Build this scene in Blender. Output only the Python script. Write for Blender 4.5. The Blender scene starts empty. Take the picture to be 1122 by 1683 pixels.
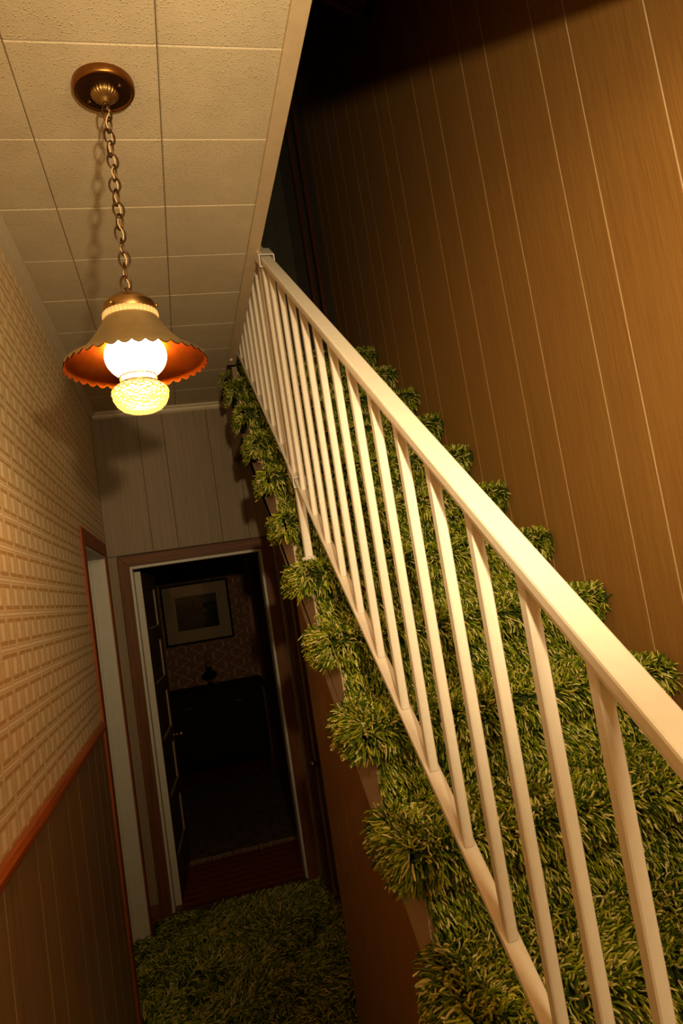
import bpy, bmesh, math, random
import numpy as np
from mathutils import Vector, Matrix

random.seed(7)
rng = np.random.default_rng(11)
PI = math.pi
SC = bpy.context.scene
COL = SC.collection

# ---------------------------------------------------------------- camera
def rot_z(a):
    c, s = math.cos(a), math.sin(a)
    return np.array([[c, -s, 0], [s, c, 0], [0, 0, 1.]])
def rot_x(a):
    c, s = math.cos(a), math.sin(a)
    return np.array([[1., 0, 0], [0, c, -s], [0, s, c]])
CAM_POS = np.array([-0.0936, -1.3636, 1.6774])
CAM_ROT = rot_z(math.radians(-13.729)) @ rot_x(math.radians(95.534)) @ rot_z(math.radians(-8.917))
cam_data = bpy.data.cameras.new('camera')
cam_data.sensor_fit = 'VERTICAL'
cam_data.sensor_height = 36.0
cam_data.lens = 1128.07 / 1683 * 36.0
cam_data.clip_start = 0.02
cam = bpy.data.objects.new('camera', cam_data)
M = Matrix([list(CAM_ROT[i]) + [CAM_POS[i]] for i in range(3)] + [[0, 0, 0, 1]])
cam.matrix_world = M
COL.objects.link(cam)
SC.camera = cam

# ---------------------------------------------------------------- world, flash, exposure
world = bpy.data.worlds.new('world')
SC.world = world
world.use_nodes = True
world.node_tree.nodes['Background'].inputs[0].default_value = (1.0, 0.7, 0.4, 1)
world.node_tree.nodes['Background'].inputs[1].default_value = 0.001

flash = bpy.data.lights.new('camera_flash', 'SPOT')
flash.energy = 116
flash.color = (1.0, 0.78, 0.46)
flash.shadow_soft_size = 0.025
flash.spot_size = math.radians(102)
flash.spot_blend = 1.0
fo = bpy.data.objects.new('camera_flash', flash)
fo.location = (0.09, -1.38, 1.95)
fo.rotation_euler = (Vector((0.78, 1.0, 2.62)) - fo.location).to_track_quat('-Z', 'Y').to_euler()
COL.objects.link(fo)

# added unseen fill light behind the camera, softens the stair shadows; no fixture
hall = bpy.data.lights.new('fill_light', 'POINT')
hall.energy = 60
hall.color = (1.0, 0.76, 0.42)
hall.shadow_soft_size = 0.22
ho = bpy.data.objects.new('fill_light', hall)
ho.location = (0.60, -1.85, 2.35)
COL.objects.link(ho)

SC.view_settings.view_transform = 'Standard'
SC.view_settings.look = 'None'
SC.view_settings.exposure = 0.0
SC.view_settings.gamma = 1.0
SC.view_settings.use_curve_mapping = False

# ---------------------------------------------------------------- material helpers
class G:
    """tiny shader-expression helper"""
    def __init__(self, name, rough=0.6, spec=0.5, metal=0.0):
        self.m = bpy.data.materials.new(name)
        self.m.use_nodes = True
        self.nt = self.m.node_tree
        self.b = self.nt.nodes['Principled BSDF']
        self.b.inputs['Roughness'].default_value = rough
        self.b.inputs['Specular IOR Level'].default_value = spec
        self.b.inputs['Metallic'].default_value = metal
    def node(self, t, **kw):
        n = self.nt.nodes.new(t)
        for k, v in kw.items():
            setattr(n, k, v)
        return n
    def link(self, a, b):
        self.nt.links.new(a, b)
    def math(self, op, a, b=None, c=None):
        n = self.node('ShaderNodeMath', operation=op)
        for i, v in enumerate((a, b, c)):
            if v is None:
                continue
            if isinstance(v, (int, float)):
                n.inputs[i].default_value = v
            else:
                self.link(v, n.inputs[i])
        return n.outputs[0]
    def coords(self, scale=(1, 1, 1), kind='Object'):
        tc = self.node('ShaderNodeTexCoord')
        mp = self.node('ShaderNodeMapping')
        mp.inputs['Scale'].default_value = scale
        self.link(tc.outputs[kind], mp.inputs['Vector'])
        return mp.outputs['Vector']
    def noise(self, vec, scale, detail=3.0, rough=0.6, dist=0.0):
        n = self.node('ShaderNodeTexNoise')
        n.inputs['Scale'].default_value = scale
        n.inputs['Detail'].default_value = detail
        n.inputs['Roughness'].default_value = rough
        n.inputs['Distortion'].default_value = dist
        self.link(vec, n.inputs['Vector'])
        return n.outputs['Fac']
    def ramp(self, fac, stops):
        r = self.node('ShaderNodeValToRGB')
        el = r.color_ramp.elements
        while len(el) < len(stops):
            el.new(0.5)
        for e, (p, c) in zip(el, stops):
            e.position = p
            e.color = (*c, 1)
        self.link(fac, r.inputs['Fac'])
        return r.outputs['Color']
    def mix(self, fac, a, b, mode='MIX'):
        n = self.node('ShaderNodeMix', data_type='RGBA', blend_type=mode)
        for sock, v in ((n.inputs[0], fac), (n.inputs[6], a), (n.inputs[7], b)):
            if isinstance(v, (int, float)):
                sock.default_value = v
            elif isinstance(v, tuple):
                sock.default_value = (*v, 1)
            else:
                self.link(v, sock)
        return n.outputs[2]
    def color(self, c):
        if isinstance(c, tuple):
            self.b.inputs['Base Color'].default_value = (*c, 1)
        else:
            self.link(c, self.b.inputs['Base Color'])
        return self
    def bump(self, h, strength=0.3, dist=0.002):
        n = self.node('ShaderNodeBump')
        n.inputs['Strength'].default_value = strength
        n.inputs['Distance'].default_value = dist
        self.link(h, n.inputs['Height'])
        self.link(n.outputs['Normal'], self.b.inputs['Normal'])
        return self

def wood(name, dark, light, grain=(60, 60, 1.6), rough=0.45, spec=0.5, bump=0.08, fine=(260, 260, 7)):
    g = G(name, rough, spec)
    v = g.coords(grain)
    f1 = g.noise(v, 1.0, 4, 0.62, 0.6)
    v2 = g.coords(fine)
    f2 = g.noise(v2, 1.0, 2, 0.5)
    f = g.math('ADD', g.math('MULTIPLY', f1, 0.65), g.math('MULTIPLY', f2, 0.35))
    g.color(g.ramp(f, [(0.36, dark), (0.64, light)]))
    g.bump(f2, bump, 0.001)
    return g.m

def plain(name, c, rough=0.6, spec=0.4, metal=0.0, var=0.12, scale=30, bump=0.05):
    g = G(name, rough, spec, metal)
    v = g.coords()
    f = g.noise(v, scale, 4)
    d = tuple(max(0, x * (1 - var)) for x in c)
    l = tuple(min(1, x * (1 + var)) for x in c)
    g.color(g.ramp(f, [(0.3, d), (0.7, l)]))
    if bump:
        g.bump(f, bump, 0.001)
    return g.m

MAT = {}
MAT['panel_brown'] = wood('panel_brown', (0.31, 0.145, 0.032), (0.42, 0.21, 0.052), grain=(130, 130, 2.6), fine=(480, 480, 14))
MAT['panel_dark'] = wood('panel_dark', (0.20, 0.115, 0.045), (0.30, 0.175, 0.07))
MAT['panel_grey'] = wood('panel_grey', (0.215, 0.150, 0.080), (0.29, 0.205, 0.115), rough=0.6)
MAT['groove_gold'] = plain('groove_gold', (0.88, 0.74, 0.46), 0.5)
MAT['groove_dark'] = plain('groove_dark', (0.06, 0.04, 0.02), 0.8)
MAT['stringer'] = wood('stringer_tan', (0.62, 0.44, 0.27), (0.74, 0.55, 0.36), grain=(50, 6, 30), rough=0.5, fine=(200, 12, 150))
MAT['trim_orange'] = wood('trim_orange', (0.20, 0.040, 0.005), (0.36, 0.080, 0.010), rough=0.5, spec=0.25)
MAT['rail_orange'] = wood('chair_rail_wood', (0.24, 0.050, 0.007), (0.42, 0.105, 0.016), grain=(60, 2, 60), rough=0.35, fine=(260, 9, 260))
MAT['casing_oak'] = wood('casing_oak', (0.10, 0.034, 0.007), (0.20, 0.072, 0.016), rough=0.5, spec=0.2)
MAT['casing_oak_h'] = wood('casing_oak_head', (0.10, 0.034, 0.007), (0.20, 0.072, 0.016), grain=(2, 60, 60), rough=0.5, spec=0.2, fine=(9, 260, 260))
MAT['casing_far'] = wood('casing_far_room', (0.34, 0.14, 0.05), (0.46, 0.20, 0.075), rough=0.5, spec=0.2)
MAT['door_varnish'] = wood('door_varnish', (0.075, 0.038, 0.014), (0.13, 0.065, 0.026), rough=0.5, spec=0.25)
MAT['moulding_highlight'] = plain('moulding_highlight', (0.42, 0.30, 0.17), 0.5, var=0.06)  # light caught by the door panel mouldings, put into their colour
MAT['dark_red'] = wood('dark_red_wood', (0.06, 0.02, 0.008), (0.11, 0.036, 0.014), rough=0.4)
MAT['white_paint'] = plain('white_paint', (0.58, 0.53, 0.42), 0.45, var=0.05)
MAT['door_cream'] = plain('door_cream_paint', (0.50, 0.46, 0.36), 0.4, var=0.05)
MAT['cream_metal'] = plain('cream_metal', (0.80, 0.73, 0.60), 0.32, 0.5, var=0.03, scale=60, bump=0.02)
MAT['trim_cream'] = plain('trim_cream', (0.64, 0.49, 0.30), 0.5, var=0.06)
MAT['crown_white'] = plain('crown_white', (0.64, 0.53, 0.36), 0.5, var=0.05)
MAT['aged_brass'] = plain('aged_brass', (0.36, 0.215, 0.075), 0.36, 0.5, 1.0, 0.18, 25, 0.03)
MAT['dark_bronze'] = plain('dark_bronze', (0.13, 0.06, 0.02), 0.34, 0.5, 1.0, 0.2, 20, 0.03)
MAT['chain_bronze'] = plain('chain_bronze', (0.13, 0.075, 0.035), 0.45, 0.5, 1.0, 0.2, 60, 0.03)
MAT['shade_brass'] = plain('shade_brass', (0.46, 0.34, 0.16), 0.42, 0.5, 0.85, 0.12, 18, 0.03)
MAT['shade_copper'] = plain('shade_copper', (0.70, 0.16, 0.012), 0.30, 0.5, 1.0, 0.12, 18, 0.02)
MAT['gold'] = plain('gold_lace', (0.62, 0.34, 0.07), 0.3, 0.5, 1.0, 0.1, 40, 0.0)
MAT['cord'] = plain('cord_tan', (0.62, 0.42, 0.20), 0.6, var=0.08)
MAT['black_wood'] = wood('black_wood', (0.006, 0.005, 0.003), (0.014, 0.009, 0.006), rough=0.7, spec=0.1)
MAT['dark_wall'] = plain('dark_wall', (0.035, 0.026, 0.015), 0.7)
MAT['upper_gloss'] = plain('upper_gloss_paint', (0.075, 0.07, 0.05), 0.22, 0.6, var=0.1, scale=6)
MAT['panel_green'] = plain('panel_green', (0.035, 0.06, 0.035), 0.3)
MAT['floor_red'] = wood('floor_red_boards', (0.15, 0.030, 0.012), (0.22, 0.048, 0.018), grain=(2, 50, 50), rough=0.35, fine=(8, 200, 200))
MAT['plain_floor'] = plain('sub_floor', (0.10, 0.07, 0.04), 0.8)
MAT['carpet_back'] = plain('carpet_backing', (0.030, 0.045, 0.010), 0.95, 0.1)
MAT['fringe'] = plain('fringe_cream', (0.42, 0.30, 0.16), 0.8)
MAT['mat_board'] = plain('mat_board', (0.30, 0.21, 0.105), 0.8, var=0.05)

# yarn: colour comes from the strands themselves (three dyed yarns)
g = G('shag_yarn', 0.75, 0.25)
at = g.node('ShaderNodeAttribute', attribute_name='yarn')
nz = g.noise(g.coords((1, 1, 1)), 420, 2)
g.color(g.mix(1.0, at.outputs['Color'], g.ramp(nz, [(0.3, (0.78, 0.78, 0.74)), (0.7, (1, 1, 1))]), 'MULTIPLY'))
g.b.inputs['Sheen Weight'].default_value = 0.0
g.bump(nz, 0.4, 0.001)
MAT['yarn'] = g.m

# ceiling tile with pinholes and soft pimples
g = G('ceiling_tile', 0.75, 0.3)
v = g.coords((1, 1, 1))
vo = g.node('ShaderNodeTexVoronoi', feature='F1')
vo.inputs['Scale'].default_value = 150
g.link(v, vo.inputs['Vector'])
n0 = g.noise(v, 55, 2)
hole = g.math('SMOOTH_MIN', g.math('DIVIDE', vo.outputs['Distance'], g.math('MULTIPLY', n0, 0.62)), 1.0, 0.2)
n1 = g.noise(v, 230, 3)
h = g.math('ADD', g.math('MULTIPLY', hole, -0.8), g.math('MULTIPLY', n1, 0.5))
g.bump(h, 0.8, 0.0022)
g.color(g.ramp(g.noise(v, 9, 4), [(0.3, (0.58, 0.48, 0.31)), (0.7, (0.65, 0.54, 0.355))]))
MAT['tile'] = g.m

# patterned vinyl wallpaper on the left wall
def wallpaper():
    g = G('plaid_wallpaper', 0.62, 0.3)
    tc = g.node('ShaderNodeTexCoord')
    sp = g.node('ShaderNodeSeparateXYZ')
    g.link(tc.outputs['Object'], sp.inputs[0])
    Y, Z = sp.outputs[1], sp.outputs[2]
    v = g.math('DIVIDE', g.math('SUBTRACT', Z, 1.7170), 0.0797)
    row = g.math('FLOOR', v)
    fv = g.math('SUBTRACT', v, row)
    par = g.math('FLOORED_MODULO', row, 2.0)
    # nodes sit on the band lines; brick stagger handled per band with the nearest line
    near = g.math('ROUND', v)
    parn = g.math('FLOORED_MODULO', near, 2.0)
    un = g.math('ADD', g.math('DIVIDE', g.math('SUBTRACT', Y, 0.3430), 0.1555), g.math('MULTIPLY', parn, 0.5))
    fun = g.math('FRACT', un)
    du = g.math('MULTIPLY', g.math('ABSOLUTE', g.math('SUBTRACT', fun, 0.5)), 2.0)     # 1 at node
    dv = g.math('MULTIPLY', g.math('ABSOLUTE', g.math('SUBTRACT', fv, 0.5)), 2.0)      # 1 at band
    def band(x, lo, hi, soft):
        a = g.math('SMOOTHSTEP' if False else 'SUBTRACT', x, lo)
        a = g.math('DIVIDE', a, soft); 
        n = g.node('ShaderNodeClamp'); g.link(a, n.inputs[0])
        b = g.math('DIVIDE', g.math('SUBTRACT', hi, x), soft)
        m = g.node('ShaderNodeClamp'); g.link(b, m.inputs[0])
        return g.math('MULTIPLY', n.outputs[0], m.outputs[0])
    pale = (0.95, 0.82, 0.55)
    cream = (0.84, 0.65, 0.37)
    tan = (0.66, 0.41, 0.16)
    brown = (0.44, 0.20, 0.04)
    col = g.mix(1.0, cream, cream)
    def clamp(x):
        n = g.node('ShaderNodeClamp'); g.link(x, n.inputs[0]); return n.outputs[0]
    # fine upright stripes
    st = g.math('SINE', g.math('ADD', g.math('MULTIPLY', un, 2 * PI * 12), 1.57))
    st2 = g.math('SINE', g.math('MULTIPLY', un, 2 * PI * 20))
    cl = clamp(g.math('ADD', g.math('ADD', g.math('MULTIPLY', st, 0.45), g.math('MULTIPLY', st2, 0.25)), 0.42))
    col = g.mix(g.math('MULTIPLY', cl, 0.75), col, tan)
    # plaid crossbars above and below the blocks
    bars = band(dv, 0.50, 0.76, 0.04)
    wide = band(du, -0.1, 0.90, 0.05)
    barc = g.mix(cl, tan, brown)
    col = g.mix(g.math('MULTIPLY', g.math('MULTIPLY', bars, wide), 0.8), col, barc)
    # thin pale upright through the middle of each cell
    col = g.mix(g.math('MULTIPLY', band(du, -0.1, 0.045, 0.03), 0.6), col, pale)
    # two pale upright blocks per cell
    blk = g.math('MULTIPLY', band(du, 0.30, 0.70, 0.05), band(dv, -0.2, 0.50, 0.04))
    col = g.mix(g.math('MULTIPLY', blk, 0.92), col, pale)
    # rounded outlines following band and divider (distances in metres)
    p = g.math('MULTIPLY', g.math('SUBTRACT', 1.0, du), 0.0778)
    q = g.math('MULTIPLY', g.math('SUBTRACT', 1.0, dv), 0.0399)
    pp = g.math('ADD', g.math('MULTIPLY', p, 0.72), g.math('MULTIPLY', g.math('MAXIMUM', g.math('SUBTRACT', q, 0.013), 0.0), 0.8))
    d = g.math('SMOOTH_MIN', pp, q, 0.009)
    body = band(d, -1.0, 0.0088, 0.0008)
    col = g.mix(g.math('MULTIPLY', body, 0.9), col, cream)
    for lo, hi, c, f in ((0.0066, 0.0084, pale, 0.85), (0.0042, 0.0062, brown, 0.7), (-1.0, 0.0032, pale, 0.85)):
        col = g.mix(g.math('MULTIPLY', band(d, lo, hi, 0.0007), f), col, c)
    dia = g.math('ADD', g.math('MULTIPLY', p, 1.5), g.math('MULTIPLY', q, 0.65))
    col = g.mix(g.math('MULTIPLY', band(dia, -1.0, 0.0062, 0.001), 0.85), col, tan)
    # woven rib
    rib = g.math('SINE', g.math('MULTIPLY', Z, 2 * PI / 0.0042))
    rr = g.math('ADD', g.math('MULTIPLY', rib, 0.05), 0.93)
    cmb = g.node('ShaderNodeCombineColor')
    for i in range(3):
        g.link(rr, cmb.inputs[i])
    col = g.mix(1.0, col, cmb.outputs[0], 'MULTIPLY')
    g.color(col)
    g.bump(rib, 0.12, 0.0006)
    return g.m
MAT['wallpaper'] = wallpaper()

# dim far-room wallpaper: dark ground with looping pale lines
g = G('ogee_wallpaper', 0.7, 0.3)
v = g.coords((1, 1, 1))
sp = g.node('ShaderNodeSeparateXYZ'); g.link(v, sp.inputs[0])
hx = g.math('ADD', sp.outputs[0], sp.outputs[1])
lines = None
for sg in (1, -1):
    w = g.math('MULTIPLY', g.math('SINE', g.math('MULTIPLY', sp.outputs[2], 2 * PI / 0.21)), 0.36 * sg)
    w2 = g.math('MULTIPLY', g.math('SINE', g.math('MULTIPLY', sp.outputs[2], 2 * PI / 0.07)), 0.07)
    fr_ = g.math('FRACT', g.math('ADD', g.math('ADD', g.math('DIVIDE', hx, 0.19), w), w2))
    dd = g.math('ABSOLUTE', g.math('SUBTRACT', fr_, 0.5))
    lines = dd if lines is None else g.math('MINIMUM', lines, dd)
nn = g.noise(v, 22, 3)
lf = g.math('ADD', lines, g.math('MULTIPLY', nn, 0.05))
g.color(g.ramp(lf, [(0.0, (0.48, 0.30, 0.13)), (0.05, (0.38, 0.22, 0.09)), (0.08, (0.20, 0.085, 0.030))]))
MAT['ogee'] = g.m

# rug
g = G('rug_pile', 0.95, 0.1)
v = g.coords((1, 1, 1))
vo = g.node('ShaderNodeTexVoronoi', feature='F1', distance='MANHATTAN')
vo.inputs['Scale'].default_value = 16
g.link(v, vo.inputs['Vector'])
f = g.noise(v, 45, 3)
c1 = g.ramp(vo.outputs['Distance'], [(0.15, (0.15, 0.055, 0.028)), (0.35, (0.045, 0.035, 0.04)), (0.6, (0.22, 0.15, 0.08))])
g.color(g.mix(f, c1, (0.04, 0.026, 0.02)))
MAT['rug'] = g.m

# painting: dusky landscape
g = G('landscape_print', 0.8, 0.1)
v = g.coords((1, 1, 1))
sp = g.node('ShaderNodeSeparateXYZ'); g.link(v, sp.inputs[0])
n = g.noise(v, 11, 5, 0.6)
hh = g.math('ADD', g.math('MULTIPLY', g.math('SUBTRACT', sp.outputs[2], 1.42), 2.2), g.math('SUBTRACT', n, 0.5))
g.color(g.ramp(hh, [(0.05, (0.012, 0.018, 0.010)), (0.3, (0.02, 0.03, 0.014)), (0.46, (0.012, 0.016, 0.008)), (0.60, (0.06, 0.045, 0.02)), (0.95, (0.085, 0.065, 0.03))]))
MAT['print'] = g.m

# lit opal glass
g = G('opal_glass_lit', 0.3)
g.color((0.9, 0.85, 0.75))
g.b.inputs['Emission Color'].default_value = (1.0, 0.69, 0.34, 1)
g.b.inputs['Emission Strength'].default_value = 19.0
MAT['opal'] = g.m
g = G('collar_glass_glow', 0.3)
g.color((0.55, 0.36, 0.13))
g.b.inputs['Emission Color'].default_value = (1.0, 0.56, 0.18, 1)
g.b.inputs['Emission Strength'].default_value = 0.45  # globe light coming through the collar, put in as weak emission
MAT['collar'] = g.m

# pressed crystal: passes and scatters the lamp's light
g = G('pressed_crystal', 0.12, 0.6)
v = g.coords((1, 1, 1))
vo = g.node('ShaderNodeTexVoronoi', feature='F1'); vo.inputs['Scale'].default_value = 150
g.link(v, vo.inputs['Vector'])
g.color((0.85, 0.66, 0.34))
g.b.inputs['Transmission Weight'].default_value = 1.0
g.b.inputs['IOR'].default_value = 1.5
bn = g.node('ShaderNodeBump'); bn.inputs['Strength'].default_value = 1.0; bn.inputs['Distance'].default_value = 0.0035
g.link(vo.outputs['Distance'], bn.inputs['Height'])
g.link(bn.outputs['Normal'], g.b.inputs['Normal'])
tr = g.node('ShaderNodeBsdfTranslucent'); tr.inputs['Color'].default_value = (0.55, 0.36, 0.13, 1)
g.link(bn.outputs['Normal'], tr.inputs['Normal'])
mx = g.node('ShaderNodeMixShader'); mx.inputs[0].default_value = 0.62
g.link(g.b.outputs[0], mx.inputs[1]); g.link(tr.outputs[0], mx.inputs[2])
g.link(mx.outputs[0], g.nt.nodes['Material Output'].inputs['Surface'])
MAT['crystal'] = g.m

g = G('clear_glass', 0.03)
g.color((0.9, 0.9, 0.85)); g.b.inputs['Transmission Weight'].default_value = 1.0
MAT['glass'] = g.m

# ---------------------------------------------------------------- object helpers
def obj(name, me, mat=None, parent=None):
    o = bpy.data.objects.new(name, me)
    COL.objects.link(o)
    if mat is not None:
        me.materials.append(MAT[mat] if isinstance(mat, str) else mat)
    if parent is not None:
        o.parent = parent
        o.matrix_parent_inverse = Matrix.Translation(parent.location).inverted() @ Matrix.Identity(4) if parent.type == 'EMPTY' else Matrix.Identity(4)
    return o

def tag(o, label=None, cat=None, group=None, kind=None):
    if label: o['label'] = label
    if cat: o['category'] = cat
    if group: o['group'] = group
    if kind: o['kind'] = kind
    return o

def empty(name, loc=(0, 0, 0)):
    o = bpy.data.objects.new(name, None)
    o.empty_display_size = 0.05
    COL.objects.link(o)
    o.location = loc
    return o

def mesh_of(bm, name, smooth=False):
    bmesh.ops.recalc_face_normals(bm, faces=bm.faces)
    me = bpy.data.meshes.new(name)
    bm.to_mesh(me); bm.free()
    if smooth:
        me.polygons.foreach_set('use_smooth', [True] * len(me.polygons))
    return me

def add_box(bm, x0, x1, y0, y1, z0, z1, bevel=0.0):
    vs = [bm.verts.new(p) for p in ((x0, y0, z0), (x1, y0, z0), (x1, y1, z0), (x0, y1, z0),
                                    (x0, y0, z1), (x1, y0, z1), (x1, y1, z1), (x0, y1, z1))]
    fs = [bm.faces.new([vs[i] for i in f]) for f in
          ((3, 2, 1, 0), (4, 5, 6, 7), (0, 1, 5, 4), (1, 2, 6, 5), (2, 3, 7, 6), (3, 0, 4, 7))]
    if bevel:
        es = list({e for f in fs for e in f.edges})
        bmesh.ops.bevel(bm, geom=es, offset=bevel, segments=1, affect='EDGES', profile=0.5)

def box(name, b, mat, parent=None, bevel=0.0):
    bm = bmesh.new()
    add_box(bm, *b, bevel=bevel)
    return obj(name, mesh_of(bm, name), mat, parent)

def boxes(name, bs, mat, parent=None, bevel=0.0):
    bm = bmesh.new()
    for b in bs:
        add_box(bm, *b, bevel=bevel)
    return obj(name, mesh_of(bm, name), mat, parent)

def prism(name, pts, axis, a, b, mat, parent=None, bevel=0.0):
    """polygon pts (2D) swept along axis from a to b"""
    bm = bmesh.new()
    def P(p, t):
        return {'x': (t, p[0], p[1]), 'y': (p[0], t, p[1]), 'z': (p[0], p[1], t)}[axis]
    lo = [bm.verts.new(P(p, a)) for p in pts]
    hi = [bm.verts.new(P(p, b)) for p in pts]
    n = len(pts)
    bm.faces.new(lo); bm.faces.new(hi[::-1])
    for i in range(n):
        bm.faces.new((lo[i], lo[(i + 1) % n], hi[(i + 1) % n], hi[i]))
    if bevel:
        bmesh.ops.bevel(bm, geom=list(bm.edges), offset=bevel, segments=2, affect='EDGES', profile=0.5)
    return obj(name, mesh_of(bm, name), mat, parent)

def add_tube(bm, path, r, sides=8, closed=False, cap=True):
    path = [Vector(p) for p in path]
    n = len(path)
    rings = []
    up = Vector((0.13, 0.31, 0.94)).normalized()
    for i, p in enumerate(path):
        a = path[(i - 1) % n] if (closed or i > 0) else p
        b = path[(i + 1) % n] if (closed or i < n - 1) else p
        t = (b - a).normalized()
        s = t.cross(up)
        if s.length < 1e-4:
            s = t.cross(Vector((1, 0, 0)))
        s.normalize(); u = s.cross(t)
        rr = r[i] if isinstance(r, (list, tuple)) else r
        rings.append([bm.verts.new(p + s * (rr * math.cos(k * 2 * PI / sides)) + u * (rr * math.sin(k * 2 * PI / sides))) for k in range(sides)])
    m = n if closed else n - 1
    for i in range(m):
        A, B = rings[i], rings[(i + 1) % n]
        for k in range(sides):
            bm.faces.new((A[k], A[(k + 1) % sides], B[(k + 1) % sides], B[k]))
    if cap and not closed:
        bm.faces.new(rings[0][::-1]); bm.faces.new(rings[-1])

def tube(name, path, r, mat, parent=None, sides=8, closed=False):
    bm = bmesh.new()
    add_tube(bm, path, r, sides, closed)
    return obj(name, mesh_of(bm, name, True), mat, parent)

def lathe(name, prof, c, mat, parent=None, seg=48, mod=None, smooth=True, close=False):
    """prof: (r, z) list; mod(r, z, theta, i) -> (r, z)"""
    bm = bmesh.new()
    rings = []
    for i, (r, z) in enumerate(prof):
        ring = []
        for k in range(seg):
            th = 2 * PI * k / seg
            rr, zz = mod(r, z, th, i) if mod else (r, z)
            ring.append(bm.verts.new((c[0] + rr * math.cos(th), c[1] + rr * math.sin(th), c[2] + zz)))
        rings.append(ring)
    for i in range(len(rings) - 1):
        for k in range(seg):
            bm.faces.new((rings[i][k], rings[i][(k + 1) % seg], rings[i + 1][(k + 1) % seg], rings[i + 1][k]))
    if close:
        bm.faces.new(rings[0][::-1]); bm.faces.new(rings[-1])
    return obj(name, mesh_of(bm, name, smooth), mat, parent)

# ---------------------------------------------------------------- dimensions
XL, XR = -0.49, 1.13            # left wall, right wall
ZC = 2.85                       # hall ceiling
YF = 2.75                       # far wall of the hall
YN = -3.0                       # behind the camera
ZT = 5.2                        # upstairs ceiling
RUN, RISE = 0.2455, 0.1987
Y0, Z0 = 0.238, 1.350           # nose of step 0 at the top of the pile
PILE = 0.018
def nose(k):
    return Y0 + RUN * k, Z0 + RISE * k - PILE       # y of the nose, z of the tread board
K0, K1 = -6, 8
XE = 0.30                       # outer face of the stringer
SL = 0.808

def struct(o, label, cat=None):
    return tag(o, label, cat, kind='structure')

# ---------------------------------------------------------------- floor
fl = box('floor', (-0.9, XR + 0.1, YN, 8.0, -0.12, 0.0), 'plain_floor')
struct(fl, 'sub floor under hall carpet and far room', 'floor')
# boards of the far room floor
yb = YF + 0.02
i = 0
while yb < 6.1:
    box('floorboard', (-1.55, 1.75, yb, yb + 0.080, 0.0, 0.012), 'floor_red', fl, 0.0015)
    yb += 0.083

# ---------------------------------------------------------------- walls with boards
def paneled(name, label, plane, axis, side, cuts, z0, z1, mat, back, thick=0.0022, gap=0.0052, body=0.09, face=None):
    """wall in plane x=plane (axis 'x') or y=plane; side = direction of the room (+1/-1); boards sit proud of the body"""
    bx = plane - side * thick
    lo, hi = cuts[0], cuts[-1]
    a, b = sorted((bx, bx - side * body))
    w = box(name, (a, b, lo, hi, z0, z1) if axis == 'x' else (lo, hi, a, b, z0, z1), back)
    struct(w, label, 'wall')
    p, q = sorted((plane, bx))
    for c0, c1 in zip(cuts[:-1], cuts[1:]):
        c0g, c1g = c0 + gap / 2, c1 - gap / 2
        box('plank', (p, q, c0g, c1g, z0, z1) if axis == 'x' else (c0g, c1g, p, q, z0, z1), mat, w, 0.0006)
    return w

s = 1.008
cuts = [-0.117, 0.155, 0.303, 0.573, 0.737, 0.975, 1.160, 1.448, 1.600, 1.875, 2.030, 2.262, 2.44, 2.70, 2.86]
cuts = [-1.364 + (c + 1.364) * s for c in cuts] + [3.05]
pre = [cuts[0]]
for w in (0.18, 0.24, 0.16, 0.27, 0.15, 0.27, 0.18, 0.24, 0.16, 0.27, 0.15, 0.3, 0.3):
    if pre[0] - w < YN: break
    pre.insert(0, pre[0] - w)
cuts = [YN] + pre[:-1] + cuts if pre[0] > YN + 0.05 else pre[:-1] + cuts
paneled('wall_right', 'tall brown wood panelled wall running up beside the stairs', XR, 'x', -1, cuts, 0.0, ZT, 'panel_brown', 'groove_gold')

# left wall: wainscot below, wallpaper above, doorway near the far end
DY0, DY1 = 1.79, 2.58           # doorway in the left wall
DZ = 2.00
ZR = 1.235                      # chair rail
wl = boxes('wall_left', [(XL - 0.10, XL, YN, DY0, ZR, 3.05), (XL - 0.10, XL - 0.008, YN, DY0, 0, ZR),
                         (XL - 0.10, XL, DY0, YF, DZ, 3.05), (XL - 0.10, XL, DY1, YF, 0, DZ)], 'wallpaper')
struct(wl, 'left hall wall with tan and brown plaid wallpaper', 'wall')
box('wainscot_backing', (XL - 0.0085, XL + 0.0002, YN, DY0 - 0.01, 0, ZR), 'groove_gold', wl)
lc = [0.104, 0.385, 0.524, 0.798, 1.000, 1.240, 1.420, 1.60, DY0]
pre = [lc[0]]
for w in (0.15, 0.27, 0.15, 0.25, 0.18, 0.27, 0.15, 0.27, 0.15, 0.27, 0.18, 0.25, 0.2, 0.3):
    if pre[0] - w < YN: break
    pre.insert(0, pre[0] - w)
lc = pre[:-1] + lc
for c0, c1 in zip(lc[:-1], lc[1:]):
    box('plank', (XL - 0.006, XL + 0.002, c0 + 0.0026, c1 - 0.0026, 0.0, ZR), 'panel_dark', wl, 0.0006)

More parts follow.
